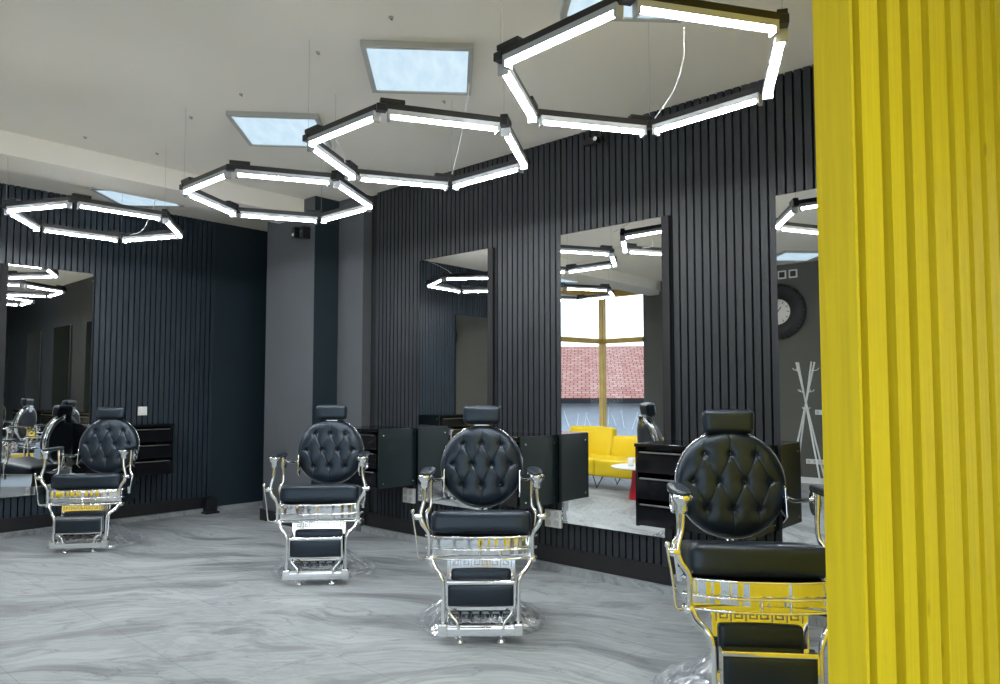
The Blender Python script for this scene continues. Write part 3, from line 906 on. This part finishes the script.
    lathe(bm, [(R-.004, .006), (R+.001, .004), (R+.003, .010), (R+.003, .034), (R+.0, .046), (R-.03, .052), (R-.034, .046), (R-.004, .03), (R-.004, .006)], 72, (0, 0, 0), Matrix.Rotation(-PI/2, 3, 'X'))
    rim = link('back_rim', bm, 'chrome', b, smooth=True)
    bm = bmesh.new()
    lathe(bm, [(0, .040), (R*.6, .040), (R-.03, .048), (R-.01, .03), (0, .02)], 48, (0, 0, 0), Matrix.Rotation(-PI/2, 3, 'X'))
    link('back_shell', bm, 'leather', b, smooth=True)
    bm = bmesh.new()
    prism(bm, [(-.05, R+.02), (.05, R+.02), (.05, R-.05), (.03, R-.08), (-.03, R-.08), (-.05, R-.05)], .045, .058, 'y')
    link('headrest_bracket', bm, 'chrome', b, bevel=.003)
    # spine to the seat
    bm = bmesh.new(); tube(bm, [(0, .10, .55+Z), (0, .20, .57+Z), (0, .265, .63+Z), (0, .27, .72+Z)], .020, 10)
    link('back_spine', bm, 'chrome', o, smooth=True)
    # headrest
    hz_ = 1.205+Z+head
    bm = bmesh.new()
    tm = Matrix.Rotation(math.radians(-8), 3, 'X')
    cushion(bm, (0, .235, hz_+.012), (.238, .075, .112), .022, puff=.006, mat=tm)
    for v in bm.verts:
        v.co.x *= 1+.35*(v.co.z-hz_)
    hr = link('headrest', bm, 'leather', o, smooth=True)
    bm = bmesh.new()
    rbox(bm, (0, .222, hz_-.052), (.10, .03, .012), .004, 2)
    for sx in (-1, 1): tube(bm, [(sx*.035, .262, hz_+.0), (sx*.035, .270, hz_-.06), (sx*.032, .272, hz_-.13)], .006, 8)
    link('headrest_posts', bm, 'chrome', hr, smooth=True)
    return o
barber_chair('leftmost and smallest black tufted barber chair, before the left wall mirror', -3.66, 6.64, math.radians(10), -.04, -.01, 1)
barber_chair('black tufted barber chair in front of the grey column, second from the left', -1.345, 5.62, math.radians(5), -.005, -.01, 2)
barber_chair('black tufted barber chair in the middle, third from the left', -.112, 4.43, math.radians(1), 0, 0, 3)
barber_chair('largest nearest black tufted barber chair beside the yellow partition', 1.10, 3.33, math.radians(-6), .038, -.038, 4)

# ---------------------------------------------------------------- seating corner, seen in the mirrors
def sofa(label, t, w, rz):
    o = thing('sofa', label, 'sofa', W(t, w), rz)
    # local: x along, front at +y
    for k in (-1, 1):
        bm = bmesh.new(); cushion(bm, (k*.475, .0, .30), (.94, .78, .24), .03, puff=.012); link('seat_cushion', bm, 'yellow_leather', o, smooth=True)
    bm = bmesh.new(); cushion(bm, (-.55, -.36, .60), (.80, .17, .46), .04, puff=.02, mat=Matrix.Rotation(math.radians(12), 3, 'X')); link('back_cushion', bm, 'yellow_leather', o, smooth=True)
    bm = bmesh.new(); cushion(bm, (.38, -.36, .54), (1.05, .16, .34), .04, puff=.015, mat=Matrix.Rotation(math.radians(12), 3, 'X')); link('back_cushion', bm, 'yellow_leather', o, smooth=True)
    for sx in (-.96,):
        bm = bmesh.new(); cushion(bm, (sx, -.02, .44), (.12, .74, .34), .04, puff=.01); link('armrest', bm, 'yellow_leather', o, smooth=True)
    for x_ in (-.75, 0, .75):
        for y_ in (-.25, .28):
            bm = bmesh.new(); tube(bm, [(x_-.09, y_, .185), (x_, y_+.03, .008), (x_+.09, y_, .185)], .009, 6, sm=False); link('leg', bm, 'black_metal', o)
    return o
sofa('yellow leather sofa on thin black legs under the window, seen in a mirror', -5.90, -.08, RZ)
o = thing('coffee_table', 'low white table with a red base before the sofa, seen in a mirror', 'table', W(-4.90, .72), RZ)
bm = bmesh.new(); lathe(bm, [(0, .40), (.36, .40), (.365, .41), (.36, .42), (0, .42)], 40); link('table_top', bm, 'white_plastic', o, smooth=False)
bm = bmesh.new(); lathe(bm, [(0, 0), (.14, 0), (.145, .02), (.11, .2), (.09, .40), (0, .40)], 32); link('pedestal', bm, 'red', o, smooth=False)
o = thing('cup', 'white cup standing on the low table, seen in a mirror', 'cup', W(-4.98, .80, .42), RZ)
bm = bmesh.new(); lathe(bm, [(0, 0), (.032, 0), (.045, .11), (.041, .11), (.028, .008), (0, .008)], 24); link('cup_body', bm, 'white_plastic', o, smooth=True)
bm = bmesh.new(); tube(bm, [(.040, 0, .09), (.070, 0, .08), (.066, 0, .04), (.035, 0, .03)], .005, 6); link('handle', bm, 'white_plastic', o, smooth=True)

# coat rack: four leaning poles crossing at mid height, with pegs
o = thing('coat_rack', 'white metal coat rack of crossing poles, seen in the mirror by the partition', 'coat rack', W(-3.64, -1.72), RZ+.3)
rk = [((-.28, -.10), (.15, .06)), ((-.22, .14), (.10, -.08)), ((.27, .06), (-.13, -.03)), ((.14, -.24), (-.06, .11))]
for (bx0, by0), (tx, ty) in rk:
    bm = bmesh.new(); tube(bm, [(bx0, by0, 0.0), (tx, ty, 1.80)], .012, 8, sm=False)
    link('pole', bm, 'rack', o)
    for f in (.62, .76, .93):
        q = Vector((bx0+(tx-bx0)*f, by0+(ty-by0)*f, 1.80*f)); dr = Vector((tx, ty, 0)).normalized() if Vector((tx, ty, 0)).length > .05 else Vector((1, 0, 0))
        bm = bmesh.new(); tube(bm, [q, q+dr*.06+Vector((0, 0, .015)), q+dr*.08+Vector((0, 0, .04))], .006, 6); link('peg', bm, 'rack', o)
# tyre clock on the taupe wall
o = thing('tyre_clock', 'round clock set in a black tyre on the taupe wall, seen in a mirror', 'clock', W(-4.25, WD+.002, 2.62), RZ+PI)
RX = Matrix.Rotation(PI/2, 3, 'X')
bm = bmesh.new(); lathe(bm, [(.20, 0), (.20, .05), (.25, .095), (.33, .11), (.40, .09), (.43, .05), (.43, 0), (.20, 0)], 56, (0, 0, 0), RX)
link('tyre', bm, 'tyre', o, smooth=True)
bm = bmesh.new()
for k in range(40):
    a = 2*PI*k/40; c = Vector((.42*math.cos(a), -.05, .42*math.sin(a)))
    box(bm, c, (.03, .07, .028), Matrix.Rotation(-a, 3, 'Y'))
link('tread', bm, 'tyre', o)
bm = bmesh.new(); lathe(bm, [(0, .03), (.20, .03), (.205, .02), (.205, 0), (0, 0)], 48, (0, 0, 0), RX); link('clock_face', bm, 'clock_face', o)
bm = bmesh.new()
for k in range(12):
    a = 2*PI*k/12; box(bm, (.16*math.cos(a), -.032, .16*math.sin(a)), (.035, .004, .010), Matrix.Rotation(-a, 3, 'Y'))
link('hour_marks', bm, 'black_metal', o)
for L_, a, wd in ((.09, 2.2, .014), (.13, .5, .010)):
    bm = bmesh.new(); box(bm, (L_/2*math.cos(a), -.036, L_/2*math.sin(a)), (L_, .004, wd), Matrix.Rotation(-a, 3, 'Y')); link('clock_hand', bm, 'black_metal', o)
for dt, lab in ((0, 'small square framed switch plate above the clock, left of two in the mirror'), (.17, 'small square framed switch plate above the clock, right of two in the mirror')):
    q = W(-4.18+dt, WD+.001, 3.20)
    o = thing('thermostat', lab, 'thermostat', q, RZ+PI)
    bm = bmesh.new(); rbox(bm, (0, -.006, 0), (.13, .012, .13), .004, 2); link('face_plate', bm, 'white_plastic', o)
    bm = bmesh.new(); rbox(bm, (0, -.013, 0), (.085, .006, .085), .002, 1); link('display', bm, 'black_metal', o)
for (t_, z_, n_, lab) in ((-3.60, 1.07, 3, 'white socket strip on the taupe wall behind the coat rack poles'), (-3.62, .33, 6, 'long low white socket strip on the taupe wall')):
    socket(lab, W(t_, WD+.0, z_), RZ+PI, n=n_, rows=1, sz=.085, protr=.02)

# ---------------------------------------------------------------- outside
bm = bmesh.new(); bx(bm, -40, 30, -45, 30, -.30, -.14)
structure('ground', bm, 'kerb', rz=RZ)
def outside():
    # neighbouring low building beyond the window corner
    c = W(-8.0, -3.0); d = Vector((-.98, -.22, 0)).normalized()
    ctr = c+d*9.0; rz = math.atan2(d.y, d.x)-PI/2      # local -y faces the windows
    o = thing('neighbour_house', 'low grey walled building with red tiled roof outside the window, seen in a mirror', 'building', (ctr.x, ctr.y, -.14), rz)
    bm = bmesh.new(); bx(bm, -14, 12, 0, 6, 0, 1.36); link('wall', bm, 'plaster', o)
    # tiled roof: slab sloping up and away
    pts = []
    L = 26.6; D = 5.2; a = math.radians(22)
    bm = bmesh.new(); bx(bm, -14.3, 12.3, 0, D, -.05, .05)
    r = link('roof', bm, 'roof', o); r.location = (0, -.35, 1.29); r.rotation_euler.x = a
    bm = bmesh.new(); bx(bm, -14.3, 12.3, -.42, -.34, 1.17, 1.30); link('gutter', bm, 'black_board', o)
    rnd = random.Random(3); bm = bmesh.new()
    for k in range(26):
        x0 = -3.2+k*.25; z0 = .25+rnd.random()*.3; 
        a_ = Vector((x0, -.012, z0)); b_ = Vector((x0+rnd.uniform(-.2, .2), -.012, z0+rnd.uniform(.3, .6)))
        tube(bm, [a_, b_], .014, 5, sm=False)
    link('scratch_marks', bm, 'graffiti', o)
    c2 = c+d*30
    o = thing('far_house', 'pale tall house far outside beyond the red tiled roof, seen in a mirror', 'building', (c2.x, c2.y, -.14), rz)
    bm = bmesh.new(); bx(bm, 5.5, 13, 0, 6, 0, 8.6); link('wall', bm, 'far_house', o)
    bm = bmesh.new(); bx(bm, 5.2, 13.3, -.3, 6.3, 8.6, 8.9); link('roof', bm, 'far_house', o)
    bm = bmesh.new()
    for i in range(3):
        for j in range(2): bx(bm, 6.2+i*2.2, 7.2+i*2.2, -.03, .02, 4.2+j*2.4, 5.6+j*2.4)
    link('windows', bm, 'black_board', o)
outside()

# ---------------------------------------------------------------- light
w_ = bpy.data.worlds.new('world'); sc.world = w_; w_.use_nodes = True
nt = w_.node_tree; bg = nt.nodes['Background']
tc = nt.nodes.new('ShaderNodeTexCoord'); sp = nt.nodes.new('ShaderNodeSeparateXYZ'); rp = nt.nodes.new('ShaderNodeValToRGB')
nt.links.new(tc.outputs['Generated'], sp.inputs[0]); nt.links.new(sp.outputs['Z'], rp.inputs['Fac']); nt.links.new(rp.outputs['Color'], bg.inputs['Color'])
rp.color_ramp.elements[0].color = (.86, .93, 1.0, 1); rp.color_ramp.elements[1].color = (.55, .74, 1.0, 1); rp.color_ramp.elements[1].position = .9
bg.inputs['Strength'].default_value = 2.0
def portal(p0, p1):
    a = W(*p0); b = W(*p1); d = b-a; m_ = (a+b)/2
    la = bpy.data.lights.new('window_portal', 'AREA'); la.shape = 'RECTANGLE'; la.size = d.length; la.size_y = CE-.1
    la.cycles.is_portal = True
    lo = bpy.data.objects.new('window_portal', la); col.objects.link(lo)
    # local -z points into the room
    n = Vector((d.y, -d.x, 0)).normalized()
    inside = W(-3, 1)-m_
    if n.dot(inside) < 0: n = -n
    lo.location = m_-n*.12+Vector((0, 0, CE/2))
    lo.rotation_euler = (-n).to_track_quat('Z', 'Y').to_euler()
    return lo
portal((-7.03, -3.0), (-7.95, -3.0)); portal((-7.95, -3.0), (-8.20, -1.72)); portal((-2.4, WD-.1), (TE, WD-.1)); portal((TE, WD-.1), (TE, 2.2))

sc.view_settings.view_transform = 'Standard'; sc.view_settings.look = 'None'
sc.view_settings.gamma = 1; sc.view_settings.use_curve_mapping = False
sc.view_settings.exposure = .68
